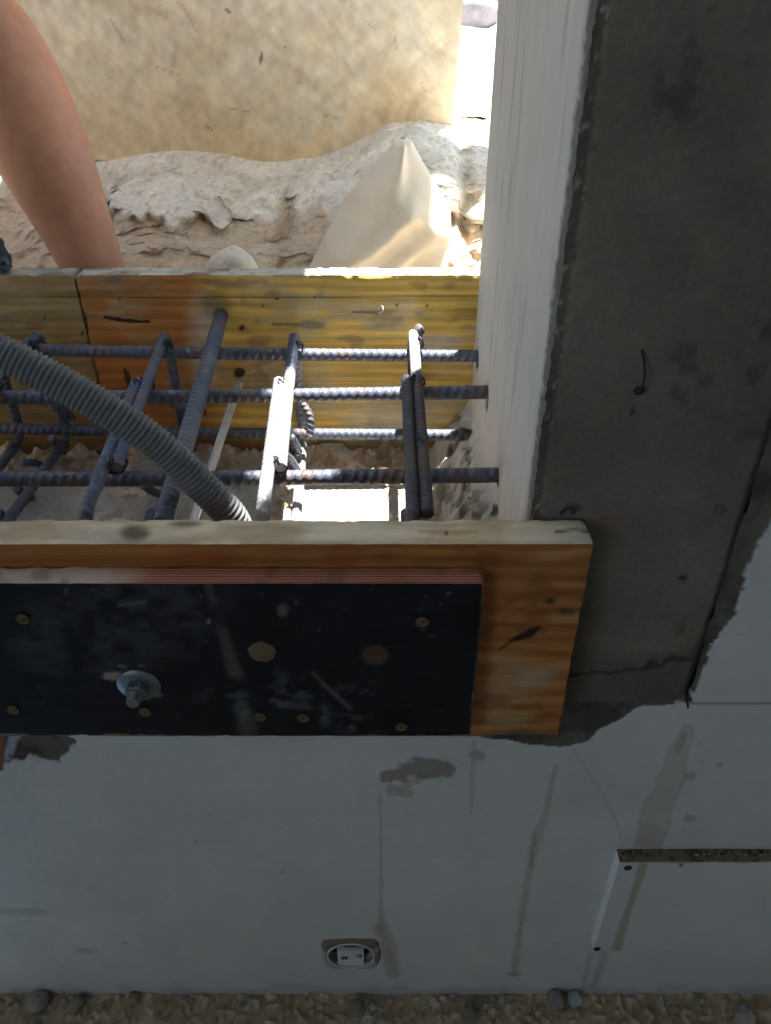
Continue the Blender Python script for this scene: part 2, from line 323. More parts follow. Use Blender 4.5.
def col_paint(P, ax, sd):
    px, py = proj(P); n = fbm(P, 60, 31); n2 = fbm(P, 240, 33, 3); n3 = fbm(P, 14, 35)
    if ax == 0 and sd == 0:
        C = np.ones(px.shape+(3,))*lin(192, 194, 190)*(0.93+.14*n3[..., None])
        s = fbm(P, (110, 110, 14), 37, 4); C = mixc(C, lin(150, 150, 146), .55*sstep(s, .60, .74)); s = fbm(P, (60, 60, 3), 38, 3); C = mixc(C, lin(200, 201, 200), .25*sstep(s, .45, .7))
        e = P[..., 1]-.494; C = mixc(C, lin(96, 92, 84), .8*sstep(.010-e+(n2-.5)*.01, 0, .004))
        for q in POCKETS:
            r = np.hypot(P[..., 1]-q[0], P[..., 2]-q[1]); C = mixc(C, lin(70, 62, 52), 1-sstep(r+(n-.5)*.012, q[2]*.7, q[2]*1.1))
        C = mixc(C, lin(48, 42, 36), blob(px, py, 496, 510, 3, 7, n, .2)); C = mixc(C, lin(150, 146, 134), .7*sstep(.63-P[..., 2]+(n-.5)*.04, 0, .02)*(e > .1))
    elif ax == 1 and sd == 0:
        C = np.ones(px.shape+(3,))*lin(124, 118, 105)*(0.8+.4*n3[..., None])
        C = mixc(C, lin(66, 64, 58), .5*sstep(n, .58, .72)*sstep(fbm(P, 8, 41), .45, .6))
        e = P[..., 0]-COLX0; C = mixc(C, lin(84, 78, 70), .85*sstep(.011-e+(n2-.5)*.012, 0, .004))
        C = mixc(C, lin(165, 160, 148), .8*sstep(n2, .6, .72)*(e < .010))
        C = mixc(C, lin(120, 118, 108), .25*blob(px, py, 680, 480, 70, 110, n, .6))
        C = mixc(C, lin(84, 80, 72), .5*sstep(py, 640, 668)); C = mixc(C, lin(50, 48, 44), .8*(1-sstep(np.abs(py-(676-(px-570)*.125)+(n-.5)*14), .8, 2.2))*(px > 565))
        C = mixc(C, cDark, .9*blob(px, py, 632, 412, 3.5, 3.5, n)); C = mixc(C, cDark, .9*blob(px, py, 683, 578, 4, 2.5, n))
        ring = np.abs(np.hypot(px-720, (py-510)*1.2)-5); C = mixc(C, lin(80, 76, 62), .7*(1-sstep(ring, 1, 2.5)))
        C = mixc(C, lin(150, 50, 52), .9*(1-sstep(np.abs(py-517.5), .6, 1.5))*sstep(px, 594, 602)*(1-sstep(px, 618, 628)))  # red laser-level light line painted into the column colour
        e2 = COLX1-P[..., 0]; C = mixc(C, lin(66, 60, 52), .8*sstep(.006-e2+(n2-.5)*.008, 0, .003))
    else: C = np.ones(px.shape+(3,))*lin(150, 148, 140)
    return C
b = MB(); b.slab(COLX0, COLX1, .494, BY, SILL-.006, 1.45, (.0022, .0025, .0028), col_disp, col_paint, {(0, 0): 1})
b.box(COLX0+.001, COLX1, .4945, BY, 1.45, 2.52, lin(150, 148, 140))
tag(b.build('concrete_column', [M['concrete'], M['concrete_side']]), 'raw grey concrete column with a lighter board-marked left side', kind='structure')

# inner room
b = MB(); b.box(-1.6, 2.3, -2.5, BY, 2.7, 2.82); tag(b.build('ceiling', M['room']), kind='structure')
b = MB(); b.box(-1.72, -1.6, -2.5, -2.4, -.05, 2.7); b.box(-1.72, -1.6, -1.2, BY, -.05, 2.7); b.box(-1.72, -1.6, -2.4, -1.2, -.05, .9); b.box(-1.72, -1.6, -2.4, -1.2, 2.2, 2.7); tag(b.build('wall_left', M['room']), kind='structure')  # window opening added out of view to light the room
b = MB(); b.box(2.3, 2.42, -2.5, BY, -.05, 2.7); tag(b.build('wall_right', M['room']), kind='structure')
b = MB(); b.box(-1.6, 2.3, -2.62, -2.5, -.05, 2.7)
tag(b.build('wall_back', M['room']), kind='structure')
# dirt floor
def soil_grid(b, x0, x1, y0, y1, z0, s, amp=.012, c1=(168, 150, 124), c2=(196, 186, 170)):
    X, Y = np.meshgrid(np.linspace(x0, x1, int((x1-x0)/s)+2), np.linspace(y0, y1, int((y1-y0)/s)+2), indexing='ij')
    P = np.stack([X, Y, np.full(X.shape, z0)], -1); n = fbm(P, 30, 51, 5); n2 = fbm(P, 160, 53, 3)
    C = mixc(np.ones(X.shape+(3,))*lin(*c1), lin(*c2), .8*sstep(n2, .5, .68)); C = C*(.9+.5*fbm(P, 12, 55)[..., None])
    P[..., 2] += amp*(n-.5)*2+.005*sstep(n2, .5, .7); b.grid(P, C)
b = MB(); soil_grid(b, -.6, .75, .30, .50, -.004, .0022, .006); soil_grid(b, -1.6, 2.3, -2.5, .30, -.006, .03, .008)
tag(b.build('floor', M['soil']), 'brown dirt floor along the foot of the wall', kind='structure')

# bed of rubble between the form boards
def bed():
    s = .002; X, Y = np.meshgrid(np.arange(-.62, COLX0+.012, s), np.arange(.47, BY-.004, s), indexing='ij')
    P = np.stack([X, Y, np.full(X.shape, SILL)], -1); px, py = proj(P)
    n = fbm(P, 28, 61, 5); n2 = fbm(P, 130, 63, 3); lump = fbm(P, 55, 65, 4)
    slab_ = np.zeros(X.shape)
    for x, y, rx, ry in ((45, 505, 95, 30), (195, 512, 80, 20), (345, 503, 52, 26), (258, 492, 22, 28), (412, 505, 26, 20), (345, 452, 40, 13), (160, 472, 28, 7), (445, 470, 22, 14)):
        slab_ = np.maximum(slab_, blob(px, py, x, y, rx, ry, n, .12))
    C = mixc(np.ones(X.shape+(3,))*lin(190, 170, 146), lin(212, 202, 186), sstep(n2, .4, .65)); C = mixc(C, lin(146, 124, 102), sstep(lump, .52, .66)*.7)
    C = mixc(C, lin(176, 174, 168), slab_); C = mixc(C, lin(190, 188, 182), sstep(px, 425, 455)*sstep(n, .35, .5))
    P[..., 2] += (1-slab_)*(.016*(n-.4)+.012*sstep(lump, .4, .7)+.004*(n2-.5))+slab_*(.008+.002*n)
    P[..., 2] += .05*sstep(X, .055, COLX0)*sstep(lump, .3, .6)+.014*sstep(Y, .86, .91)*sstep(n, .35, .6)
    b = MB(); b.grid(P, C); b.box(-1.35, -.62, .5, BY-.003, SILL-.02, SILL+.005, cMort)
    return b.build('rubble_bed', M['rock'])
tag(bed(), 'crumbled mortar and soil on the wall top between the form boards', kind='structure')

# bank of old masonry and earth behind the formwork
def bank():
    prof = np.array([(.945, .60), (.99, .66), (1.05, .725), (1.10, .765), (1.14, .785), (1.155, .80), (1.175, .835), (1.20, .85), (1.25, .862), (1.32, .866), (1.45, .866), (1.53, .864), (1.62, .85)])
    xs = np.arange(-1.6, .75, .0045); t = np.linspace(0, len(prof)-1, 220)
    py_ = np.interp(t, range(len(prof)), prof[:, 0]); pz_ = np.interp(t, range(len(prof)), prof[:, 1])
    X = np.repeat(xs[:, None], len(t), 1); Y = np.repeat(py_[None], len(xs), 0).copy(); Z = np.repeat(pz_[None], len(xs), 0).copy()
    P = np.stack([X, Y, Z], -1); n = fbm(P, (9, 9, 12), 71, 5); n2 = fbm(P, 42, 73, 4); n3 = fbm(P, 150, 75, 3); big = fbm(P, 4.2, 77, 2)
    top = sstep(Z, .74, .84)
    lift = -.058+.012*np.sin(X*17+1)+.055*np.exp(-((X-.06)/.13)**2)+.016*sstep(X, .1, .16)-.05*sstep(-X, .48, .62)
    Z += top*lift*(1-sstep(Y, 1.38, 1.5)); Y += (n-.5)*.13*sstep(Z, .62, .72)*(1-sstep(Y, 1.35, 1.6))
    Z += (n-.5)*.05*top+(n2-.5)*.014+(n3-.5)*.004
    Y += (n2-.5)*.03
    for cx_, w_ in ((-.155, .012), (-.42, .010), (.115, .012)):
        g = np.exp(-((X-cx_-.03*(n2-.5))/w_)**2)*(1-sstep(Y, 1.25, 1.4)); Y += g*.03; Z -= g*.008
    under = sstep(.795-Z+(n2-.5)*.05, 0, .02)*sstep(fbm(P, 7, 79, 2), .42, .55); Y += under*.018
    P = np.stack([X, Y, Z], -1)
    C = mixc(np.ones(X.shape+(3,))*lin(220, 215, 204), lin(234, 230, 220), sstep(n, .4, .62))
    C = mixc(C, lin(190, 170, 142), .75*sstep(.80-Z+(n2-.5)*.09, 0, .03)); C = mixc(C, lin(100, 80, 60), .7*sstep(n2, .58, .7)*under)
    C = mixc(C, lin(176, 142, 104), .5*sstep(n3, .6, .7)); b = MB(); b.grid(P, C)
    return b.build('masonry_bank', M['rock'])
tag(bank(), 'rough bank of old grey masonry and earth behind the rear form board', kind='structure')
b = MB(); soil_grid(b, -3.5, 4.5, 1.50, 9.0, .862, .04, .02, (196, 182, 160), (216, 206, 188)); b.box(-3.5, 4.5, .93, 9, .30, .58, lin(150, 130, 104)); b.box(-3.5, 4.5, 1.506, 1.9, .5, .853, lin(196, 182, 160))
tag(b.build('ground', M['soil']), 'sunlit dusty ground outside', kind='structure')
b = MB(); b.box(-.52, .120, BY+.001, 1.215, 2.58, 2.62); b.box(-.52, .145, 1.215, 1.40, 2.58, 2.62); b.box(-.52, .29, 1.40, 1.72, 2.58, 2.62); b.box(.29, .43, 1.58, 1.72, 2.58, 2.62)  # slabs added above the view, stepped to shade the bars and bank
tag(b.build('added_shade_slabs', M['room']), kind='structure')

# ------------------------------------------------------------------ form boards
def wear(amp=.0012, w=.005, seed=0):
    def f(P, lo, hi):
        n = fbm(P, 70, 81+seed, 3); d = np.zeros_like(P); e = [np.minimum(P[..., k]-lo[k], hi[k]-P[..., k]) for k in range(3)]
        for a, c in ((1, 2), (0, 2), (0, 1)):
            k = np.clip(1-np.maximum(e[a], e[c])/w, 0, 1)*(.35+1.3*sstep(n, .45, .7))*amp
            for q in (a, c): d[..., q] += k*np.where(P[..., q]-lo[q] < hi[q]-P[..., q], 1, -1)
        return d
    return f
def wood_rings(P, sc=1.0, seed=0):
    q = P[..., 2]*170*sc+5*fbm(P, (2.6, 1, 9), 90+seed, 3)+1.8*fbm(P, (9, 1, 30), 95+seed, 2); return .5+.5*np.sin(q*2*math.pi*.45)
def rear_paint(left):
    def f(P, ax, sd):
        px, py = proj(P); n = fbm(P, (10, 10, 24), 101, 4); n2 = fbm(P, (26, 40, 60), 103, 4); n3 = fbm(P, 8, 105, 3); g = wood_rings(P, 1, 3+left)
        if ax == 2 and sd == 1:
            C = mixc(np.ones(px.shape+(3,))*lin(206, 202, 190), lin(170, 164, 150), sstep(n2, .45, .65)); C = mixc(C, lin(120, 92, 74), .8*sstep(fbm(P, (18, 60, 10), 107, 3), .62, .7)*(px < 230))
            return mixc(C, lin(70, 66, 60), .8*sstep(fbm(P, 170, 108, 2), .74, .8))
        if ax == 1 and sd == 1: return np.ones(px.shape+(3,))*lin(186, 180, 168)*(.9+.2*n[..., None])
        if left: C = mixc(np.ones(px.shape+(3,))*lin(190, 162, 112), lin(160, 132, 84), .7*g)
        else:
            C = mixc(np.ones(px.shape+(3,))*lin(210, 142, 76), lin(240, 202, 106), sstep(px+(n3-.5)*240, 190, 270)); C = C*(1-.22*g[..., None])
        C = mixc(C, lin(196, 186, 158), (.6 if not left else .35)*sstep(.7*n+.3*n2, .5, .64)); C = mixc(C, lin(120, 84, 44), .4*sstep(n2, .6, .72))
        C = mixc(C, lin(216, 214, 205), .8*blob(px, py, 400, 420, 40, 26, n2, .5)*.6); C = mixc(C, lin(206, 204, 196), .7*blob(px, py, 438, 342, 24, 8, n2, .4))
        C = mixc(C, lin(210, 208, 200), .6*blob(px, py, 205, 345, 16, 40, n2, .6))
        for z, za in ((.768, .75), (.66, .3)): C = mixc(C, lin(84, 62, 34), za*(1-sstep(np.abs(P[..., 2]-z-.001*np.sin(P[..., 0]*9)), .0004, .0012)))
        S = lambda pts, col, a, soft=.3: mixc(C, col, a*stroke(px, py, pts, n2, soft))
        C = S([(104, 317, 1.5), (122, 320, 2), (149, 322, 1.2)], lin(22, 16, 12), 1); C = S([(125, 370, 2), (130, 385, 3.5)], lin(40, 32, 24), .9)
        C = S([(272, 324, 1.2), (300, 325, 1.6)], lin(130, 116, 90), .8); C = mixc(C, lin(120, 116, 106), .8*blob(px, py, 313, 325, 14, 5, n2, .3))
        C = S([(352, 312, .9), (378, 313, .9)], lin(80, 66, 40), .8)
        for x, y, r in ((45, 317, 2), (242, 328, 3.5), (119, 299, 1.5), (315, 297, 1.6), (277, 299, 1.5), (263, 306, 1.5), (397, 305, 1.6), (427, 306, 1.6), (215, 400, 2.5), (203, 412, 4), (148, 375, 2), (83, 333, 2.5)):
            C = mixc(C, lin(52, 40, 26), .9*blob(px, py, x, y, r, r, n2, .3))
        C = mixc(C, lin(30, 22, 16), .95*blob(px, py, 221, 314, 6, 5, n2, .5)); C = mixc(C, lin(30, 22, 16), .95*blob(px, py, 240, 373, 6, 5, n2, .3)); C = mixc(C, lin(90, 70, 44), .5*blob(px, py, 216, 306, 14, 12, n2, .6))
        return mixc(C, lin(150, 120, 84), .5*sstep(.585-P[..., 2]+(n2-.5)*.03, 0, .01))
    return f
RT = 1.10-.306; RB = 1.10-.545
xj = at(76, 285, BY)[0]
b = MB(); b.slab(-1.28, xj-.0008, BY, BY+.027, RB, RT, (.003, .004, .0022), wear(.0014, .006, 1), rear_paint(True))
tag(b.build('form_board', M['wood']), 'yellow-brown rear form board at the left edge, left of the upright joint', 'form board')
b = MB(); b.slab(xj+.0008, COLX0+.10, BY+.0005, BY+.0275, RB, RT, (.0022, .004, .0018), wear(.0012, .005, 2), rear_paint(False))
tag(b.build('form_board', M['wood']), 'long rear form board, orange fading to yellow, reaching the concrete column', 'form board')

FT = 1.10-.350; FB = 1.10-.561; FY = .4595
XR = at(594, 543, FY)[0]
def front_paint(P, ax, sd):
    px, py = proj(P); n = fbm(P, (10, 10, 24), 111, 4); n2 = fbm(P, (26, 40, 60), 113, 4); g = wood_rings(P, .8, 11)
    if ax == 2 and sd == 1:
        C = mixc(np.ones(px.shape+(3,))*lin(228, 218, 194), lin(198, 182, 150), sstep(n2, .42, .62)); C = mixc(C, lin(216, 212, 200), .6*sstep(n, .5, .6))
        C = mixc(C, lin(70, 58, 26), .85*blob(px, py, 135, 533, 14, 8, n2, .5)); C = mixc(C, lin(70, 58, 26), .8*blob(px, py, 185, 524, 16, 3, n2, .5))
        C = mixc(C, lin(160, 108, 78), .5*stroke(px, py, [(420, 532, 1), (447, 533, 3), (478, 532, 1)], n2, .4)); C = mixc(C, lin(50, 30, 18), blob(px, py, 447, 533, 2, 2, n2))
        return mixc(C, lin(60, 46, 26), .9*stroke(px, py, [(555, 531, 1), (575, 530, 1), (592, 531, 1.5)], n2, .4))
    C = mixc(np.ones(px.shape+(3,))*lin(192, 128, 66), lin(160, 96, 44), .75*g)
    C = mixc(C, lin(196, 168, 124), .55*sstep(n, .53, .66)); C = mixc(C, lin(120, 70, 34), .5*sstep(n2, .6, .72))
    for x, y, rx, ry in ((205, 560, 40, 10), (345, 555, 18, 12), (490, 557, 40, 8)): C = mixc(C, lin(150, 74, 36), .5*blob(px, py, x, y, rx, ry, n2, .5))
    S = lambda pts, col, a: mixc(C, col, a*stroke(px, py, pts, n2, .3))
    C = mixc(C, lin(50, 46, 44), .95*blob(px, py, 550, 601, 6, 4, n2, .3)); C = S([(512, 640, 2), (530, 633, 5), (540, 627, 2)], lin(40, 26, 14), .95)
    C = mixc(C, lin(90, 70, 60), .8*blob(px, py, 565, 611, 9, 4, n2, .5)); C = S([(500, 650, 1.2), (512, 640, 1.5)], lin(70, 48, 28), .7)
    C = mixc(C, lin(190, 176, 150), .5*blob(px, py, 535, 677, 18, 10, n2, .6)); C = mixc(C, lin(120, 112, 98), .8*sstep(py+(n2-.5)*12-(px-480)*.02, 728, 737))
    return C
b = MB(); bw = wear(.0007, .004, 5)
def front_disp(P, lo, hi):
    d = bw(P, lo, hi); c = (P[..., 2]-lo[2] < .001)*(P[..., 0] > .10)*(.006*sstep(fbm(P, 60, 117, 2), .45, .55)); d[..., 2] += c; return d
b.slab(-1.28, XR, FY, WY, FB, FT, (.0022, .003, .0018), front_disp, front_paint)
tag(b.build('form_board', M['wood']), 'orange-brown front form board behind the black panel, its right end over the column', 'form board')

# black film faced plywood
PY0 = .4395; PT = 1.10-.370; PB = 1.10-.536; PX1 = .0712
def ply_paint(P, ax, sd):
    px, py = proj(P); n = fbm(P, 26, 121, 5); n2 = fbm(P, (60, 60, 90), 123, 4)
    if ax == 1 and sd == 0:
        C = np.ones(px.shape+(3,))*lin(31, 32, 36)
        C = mixc(C, lin(92, 92, 94), .35*stroke(px, py, [(195, 580, 34), (150, 610, 50), (60, 640, 40)], n, .6)*sstep(n2, .35, .6))
        C = mixc(C, lin(104, 100, 96), .5*stroke(px, py, [(208, 585, 3), (222, 630, 5), (240, 690, 7), (248, 735, 9)], n2, .6)*sstep(n, .4, .55))
        C = mixc(C, lin(96, 97, 98), .6*sstep(n2, .54, .7)*blob(px, py, 290, 705, 80, 34, n, .6)); C = mixc(C, lin(110, 110, 110), .6*stroke(px, py, [(312, 672, 1), (330, 690, 2), (350, 708, 2)], n2, .5))
        C = mixc(C, lin(96, 98, 100), .6*stroke(px, py, [(120, 605, 2), (160, 600, 1.6), (200, 597, 2.5)], n2, .5)*sstep(n, .4, .5))
        C = mixc(C, lin(126, 120, 108), .9*blob(px, py, 365, 727, 16, 6, n2, .4)*sstep(n, .4, .5)); C = mixc(C, lin(140, 132, 120), .8*blob(px, py, 208, 622, 2, 3, n2)); C = mixc(C, lin(110, 108, 104), .7*blob(px, py, 283, 611, 5, 6, n2))
        C = mixc(C, lin(150, 140, 124), .9*sstep(n2, .60, .68)*np.maximum(blob(px, py, 115, 678, 26, 16, n, .6), blob(px, py, 158, 690, 8, 6, n, .6)))
        C = mixc(C, lin(120, 118, 112), .4*sstep(fbm(P, 200, 127, 2), .80, .86)*sstep(n, .45, .6)); C = mixc(C, lin(112, 100, 86), .7*sstep(P[..., 0]+(n2-.5)*.006, PX1-.002, PX1))
        return C
    L = .5+.5*np.sin(P[..., 1]*2*math.pi/.0031)
    C = mixc(np.ones(px.shape+(3,))*lin(190, 136, 112), lin(120, 72, 54), sstep(L, .4, .7)); C = mixc(C, lin(205, 198, 188), .75*sstep(-px+(n-.5)*160, -170, -60)); return mixc(C, lin(90, 70, 56), .4*sstep(n2, .58, .7))
pt = empty('plywood_panel', (-.4, FY, PB)); tag(pt, 'black film-faced plywood panel screwed to the front form board', 'plywood panel')
b = MB(); b.slab(-1.22, PX1, PY0, FY-.0004, PB, PT, (.0022, .0007, .0018), wear(.0008, .003, 7), ply_paint, {(2, 1): 1, (0, 1): 1})
b.build('sheet', [M['film'], M['edge']], pt)
def at_plane(px, py, Y=PY0): p = at(px, py, Y); return p
sc0 = None
for (x, y) in ((23, 618), (13, 709), (145, 711), (260, 716), (303, 717), (422, 621), (401, 726)):
    p = at_plane(x, y)
    if sc0 is None:
        s_ = MB(); s_.lathe([(.0002, .0006), (.0022, .0002), (.0036, -.0011), (.0044, -.0010), (.0052, .0002)], (0, 0, 0), (0, -1, 0), 18, lin(112, 92, 66))
        s_.lathe([(.0001, -.0001), (.0012, -.0001), (.0013, .0008)], (0, 0, 0), (0, -1, 0), 8, lin(20, 18, 16)); sc0 = s_.build('screw', M['edge']); o = sc0
    else: o = sc0.copy(); SC.collection.objects.link(o)
    o.parent = pt; o.location = Vector(p)-pt.location+Vector((0, -.0012, 0))
p = at_plane(262, 652); b = MB(); ph = np.linspace(0, 2*math.pi, 29)[:-1]
rr = .0105*(1+.03*np.sin(ph*5)+.03*np.sin(ph*9+1))
G = np.array([[p+np.array([math.cos(a)*r*k, -.0016*(1-k**3), math.sin(a)*r*k]) for k in (.02, .5, .85, 1)] for a, r in zip(ph, rr)])
b.grid(G, lin(116, 98, 70), wu=True, flip=True); o = b.build('filler_plug', M['edge'], pt); o['label'] = 'tan round filler plug in the black film'
p = at_plane(375, 655); b = MB(); b.lathe([(.0125, .0003), (.0112, .0012), (.0104, .0004), (.0100, -.0004)], p, (0, -1, 0), 32, lin(44, 38, 34)); b.lathe([(.0100, .0004), (.0096, .0002), (.0050, .00025), (.0002, .0003)], p, (0, -1, 0), 32, lin(86, 66, 46))
o = b.build('drilled_hole', M['edge'], pt); o['label'] = 'round brown drilled hole in the black film'

# ------------------------------------------------------------------ reinforcement
cSteel = lin(94, 101, 118); cRust = lin(118, 100, 92); cSunlit = lin(164, 168, 174)
def ribs_fn(amp, pitch, ph0=math.pi/2):
    def f(s, ph):
        ph = (ph+ph0) % (2*math.pi)
        side = np.where(ph < math.pi, 1, -1)
        w_ = np.cos(2*math.pi*(s/pitch+side*(ph % math.pi)/math.pi*.9))
        r = sstep(w_, .0, .8)*np.clip(np.abs(np.sin(ph))*1.6, 0, 1)*amp
        return r+np.exp(-(np.sin(ph)/.22)**2)*amp*.8
    return f
def bar(b, P, r, col=None, amp=None, pitch=None, n=20, step=.0011, ph0=math.pi/2):
    P = resample(P, step); 
    if col is None or callable(col):
        k = fbm(P, 40, 131, 3); cb = mixc(np.ones((len(P), 3))*cSteel, cRust, .6*sstep(k, .52, .7)) if col is None else col(P)
        ce = cb[[0, -1]]*.9; col = np.repeat(cb, n, 0)
        b_ = MB(); b_.tube(P, r, n, (1, 1, 1), 0, False, ribs_fn(amp or r*.24, pitch or r*1.5, ph0)); b.raw(b_.V[0], b_.Q[0], col)
        for e in (0, -1):
            d = P[0]-P[1] if e == 0 else P[-1]-P[-2]; d = d/np.linalg.norm(d); b.lathe([(r*1.02, 0), (r*.9, r*.08), (.0001, r*.1)], P[e], d, 16, np.clip(ce[e]*1.25, 0, .8))
    else: b.tube(P, r, n, col, 0, True, ribs_fn(amp or r*.24, pitch or r*1.5, ph0))
    return b
def hbar(p0, p1, Y, r, label, x0=-1.0, x1=.118):
    a, c = at(*p0, Y), at(*p1, Y); d = (c-a)/(c[0]-a[0]); q0 = a+d*(x0-a[0]); q1 = a+d*(x1-a[0])
    bow = np.linspace(0, 1, 30)[:, None]; P = q0+(q1-q0)*bow+np.array([0, .0015, .001])*np.sin(bow*7)
    o = bar(MB(), P, r, ph0=math.pi/6).build('reinforcing_bar', M['steel']); tag(o, label, 'rebar', 'long reinforcing bars running into the column')
hbar((50, 349), (478, 357), .864, .0062, 'topmost in the photo of the four long level bars, nearest the rear board')
hbar((0, 396.5), (486, 393), .762, .0063, 'second from the top of the four long level bars, ending in a dark pocket')
hbar((0, 428), (474, 436), .866, .0060, 'third from the top of the four long level bars, low against the rear board')
hbar((0, 477.5), (498, 476), .642, .0063, 'lowest in the photo of the four long level bars, nearest the front board')

def tie(b, c, r=.011, tail=(0.006, -.010, .012), seed=0, axis=(0, 1, 0)):
    rnd = random.Random(seed); a = np.array(axis, float); a /= np.linalg.norm(a); u = np.cross(a, [0, 0, 1.] if abs(a[2]) < .9 else [1., 0, 0]); u /= np.linalg.norm(u); v = np.cross(a, u); c = np.array(c)
    for k in range(3):
        off = (k-1)*.0028; tl = rnd.uniform(-.35, .35); P = []
        for t in np.linspace(0, 2*math.pi, 26): P.append(c+a*(off+tl*r*math.cos(t))+r*(u*math.cos(t)*1.1+v*math.sin(t)*.85))
        b.tube(P, .0009, 6, cap=False)
    q = c+np.array([0, -r*.6, r*.5]); t_ = np.array(tail, float); P1, P2 = [], []
    e1 = np.cross(t_, [1., .2, .1]); e1 /= np.linalg.norm(e1); e2 = np.cross(t_, e1); e2 /= np.linalg.norm(e2)
    for s in np.linspace(0, 1, 26):
        w_ = e1*math.cos(s*16)+e2*math.sin(s*16); P1.append(q+t_*s+w_*.0013); P2.append(q+t_*s-w_*.0013)
    b.tube(P1, .0009, 6); b.tube(P2, .0009, 6)
    lp = [q+t_+e1*.003*math.cos(s)-e1*.003+t_*.18*math.sin(s) for s in np.linspace(0, 6.0, 16)]; b.tube(lp, .0009, 6)

def stirrup(label, xr, xf, ztop=.727, zr=.733, splice=.765, lap_end=.60, side=-1, yr=.893, zb=.592, r=.0051, hooks=(), ties=(), cols=(None, None), gap=.0106):
    """two U shaped bars lapped along the top; x goes from xr at the rear to xf at the front"""
    X = lambda Y: xf+(xr-xf)*(Y-.52)/(yr-.52); Z = lambda Y: ztop+(zr-ztop)*(Y-.52)/(yr-.52)
    root = empty('stirrup', (X(.7), .7, zb)); tag(root, label, 'stirrup', 'bent stirrups tied across the long bars')
    off = side*gap
    A = rounded([(X(lap_end), lap_end, Z(lap_end)), (X(yr), yr, Z(yr)), (X(yr)+.002, yr, zb), (X(.66), .66, zb-.002)], .022)
    B = rounded([(X(splice)+off, splice, Z(splice)+.001), (X(.52)+off, .522, Z(.52)), (X(.52)+off, .522, zb+.004), (X(.72)+off, .72, zb+.004)], .02)
    bar(MB(), A, r, cols[0]).build('bent_bar', M['steel'], root); bar(MB(), B, r, cols[1]).build('bent_bar', M['steel'], root)
    for h in hooks:
        P = rounded([at(*q) for q in h], .01); bar(MB(), P, r*.85, None).build('hook_end', M['steel'], root)
    for k, (Y, dx) in enumerate(ties):
        b = MB(); tie(b, (X(Y)+(off/2 if Y < splice+.001 else 0)+dx*.4, Y, Z(Y)-.005), .0100 if Y < splice+.001 else .0078, tail=(.004*(-1)**k, -.005, .008), seed=k+int(abs(xr)*900)); b.build('tie_wire', M['wire'], root)
    return root
def xat(px, py, z): d = ray(px, py); t = (z-CAM[2])/d[2]; return (CAM+d*t)
def sunlit_front_col(P): k = fbm(P, 60, 133, 3); return mixc(mixc(np.ones((len(P), 3))*cSunlit, lin(150, 146, 140), sstep(k, .5, .7)), cSteel, sstep(P[:, 1], .76, .80)*(P[:, 2] > .70))  # sunlight on the front part painted as pale colour, shaded rear left steel
def shaded_front_col(P): k = fbm(P, 60, 135, 3); return mixc(mixc(np.ones((len(P), 3))*lin(74, 74, 82), lin(96, 84, 78), sstep(k, .5, .7)), lin(190, 190, 192), sstep(P[:, 1], .765, .79)*(P[:, 2] > .70))  # sunlit rear end and column shade in front painted into the bar colour
x1 = at(42, 342, .893)[0]
stirrup('stirrup at the left edge, passing under the grey conduit', x1, x1-.012, side=-1, splice=.76, hooks=[[(72, 418, .875), (60, 406, .862), (50, 409, .85)], [(66, 446, .86), (58, 443, .85), (51, 438, .83)], [(45, 467, .84), (34, 462, .83), (22, 463, .82)], [(32, 497, .80), (24, 494, .79), (17, 489, .77)]], ties=((.864, .006), (.762, 0)))
x0 = at(-8, 340, .893)[0]
stirrup('stirrup at the far left edge, only its lower rear corner in view', x0, x0-.01, side=-1, splice=.76, ties=((.864, .004),))
x2r = at(167, 338, .893)[0]; x2f = xat(97, 518, .727)[0]
stirrup('rusty lapped stirrup between the conduit and the thick slanting bar', x2r, x2f, side=-1, hooks=[[(160, 494, .80), (151, 491, .79), (144, 485, .77)], [(172, 402, .88), (180, 405, .87), (196, 408, .86)]], ties=((.864, .007), (.765, 0), (.612, 0)), cols=(None, None))
x3r = at(295, 340, .893)[0]; x3f = xat(275, 518, .727)[0]
stirrup('lapped stirrup with its sunlit part painted pale, in the middle of the cage', x3r, x3f, side=-1, hooks=[[(297, 470, .80), (292, 462, .79), (286, 455, .775)], [(299, 452, .83), (295, 444, .82), (291, 437, .81)], [(303, 404, .88), (311, 416, .87), (310, 436, .86)]], ties=((.864, .006), (.765, 0), (.612, 0)), cols=(sunlit_front_col, sunlit_front_col))
x4r = at(413, 330, .893)[0]; x4f = xat(427, 516, .727)[0]
stirrup('lapped stirrup nearest the column, pale at its rear end and dark in front', x4r, x4f, zr=.737, side=-1, splice=.765, lap_end=.53, cols=(shaded_front_col, shaded_front_col), ties=((.864, .006), (.77, 0), (.646, 0)), hooks=[[(417, 336, .89), (421, 331, .885), (418, 327, .88)]])

# thick bar through the rear board
q0 = at(221, 316, BY); q1 = xat(164, 520, 1.10-.372); d = q1-q0; P = [q0, q0+d*(.4025/ -d[1])]
o = bar(MB(), resample(np.array(P), .02), .0078, amp=.0009, pitch=.0085, n=22).build('slanting_bar', M['steel'])
tag(o, 'thick grey bar slanting forward from a hole in the rear board, right of the conduit', 'rebar')
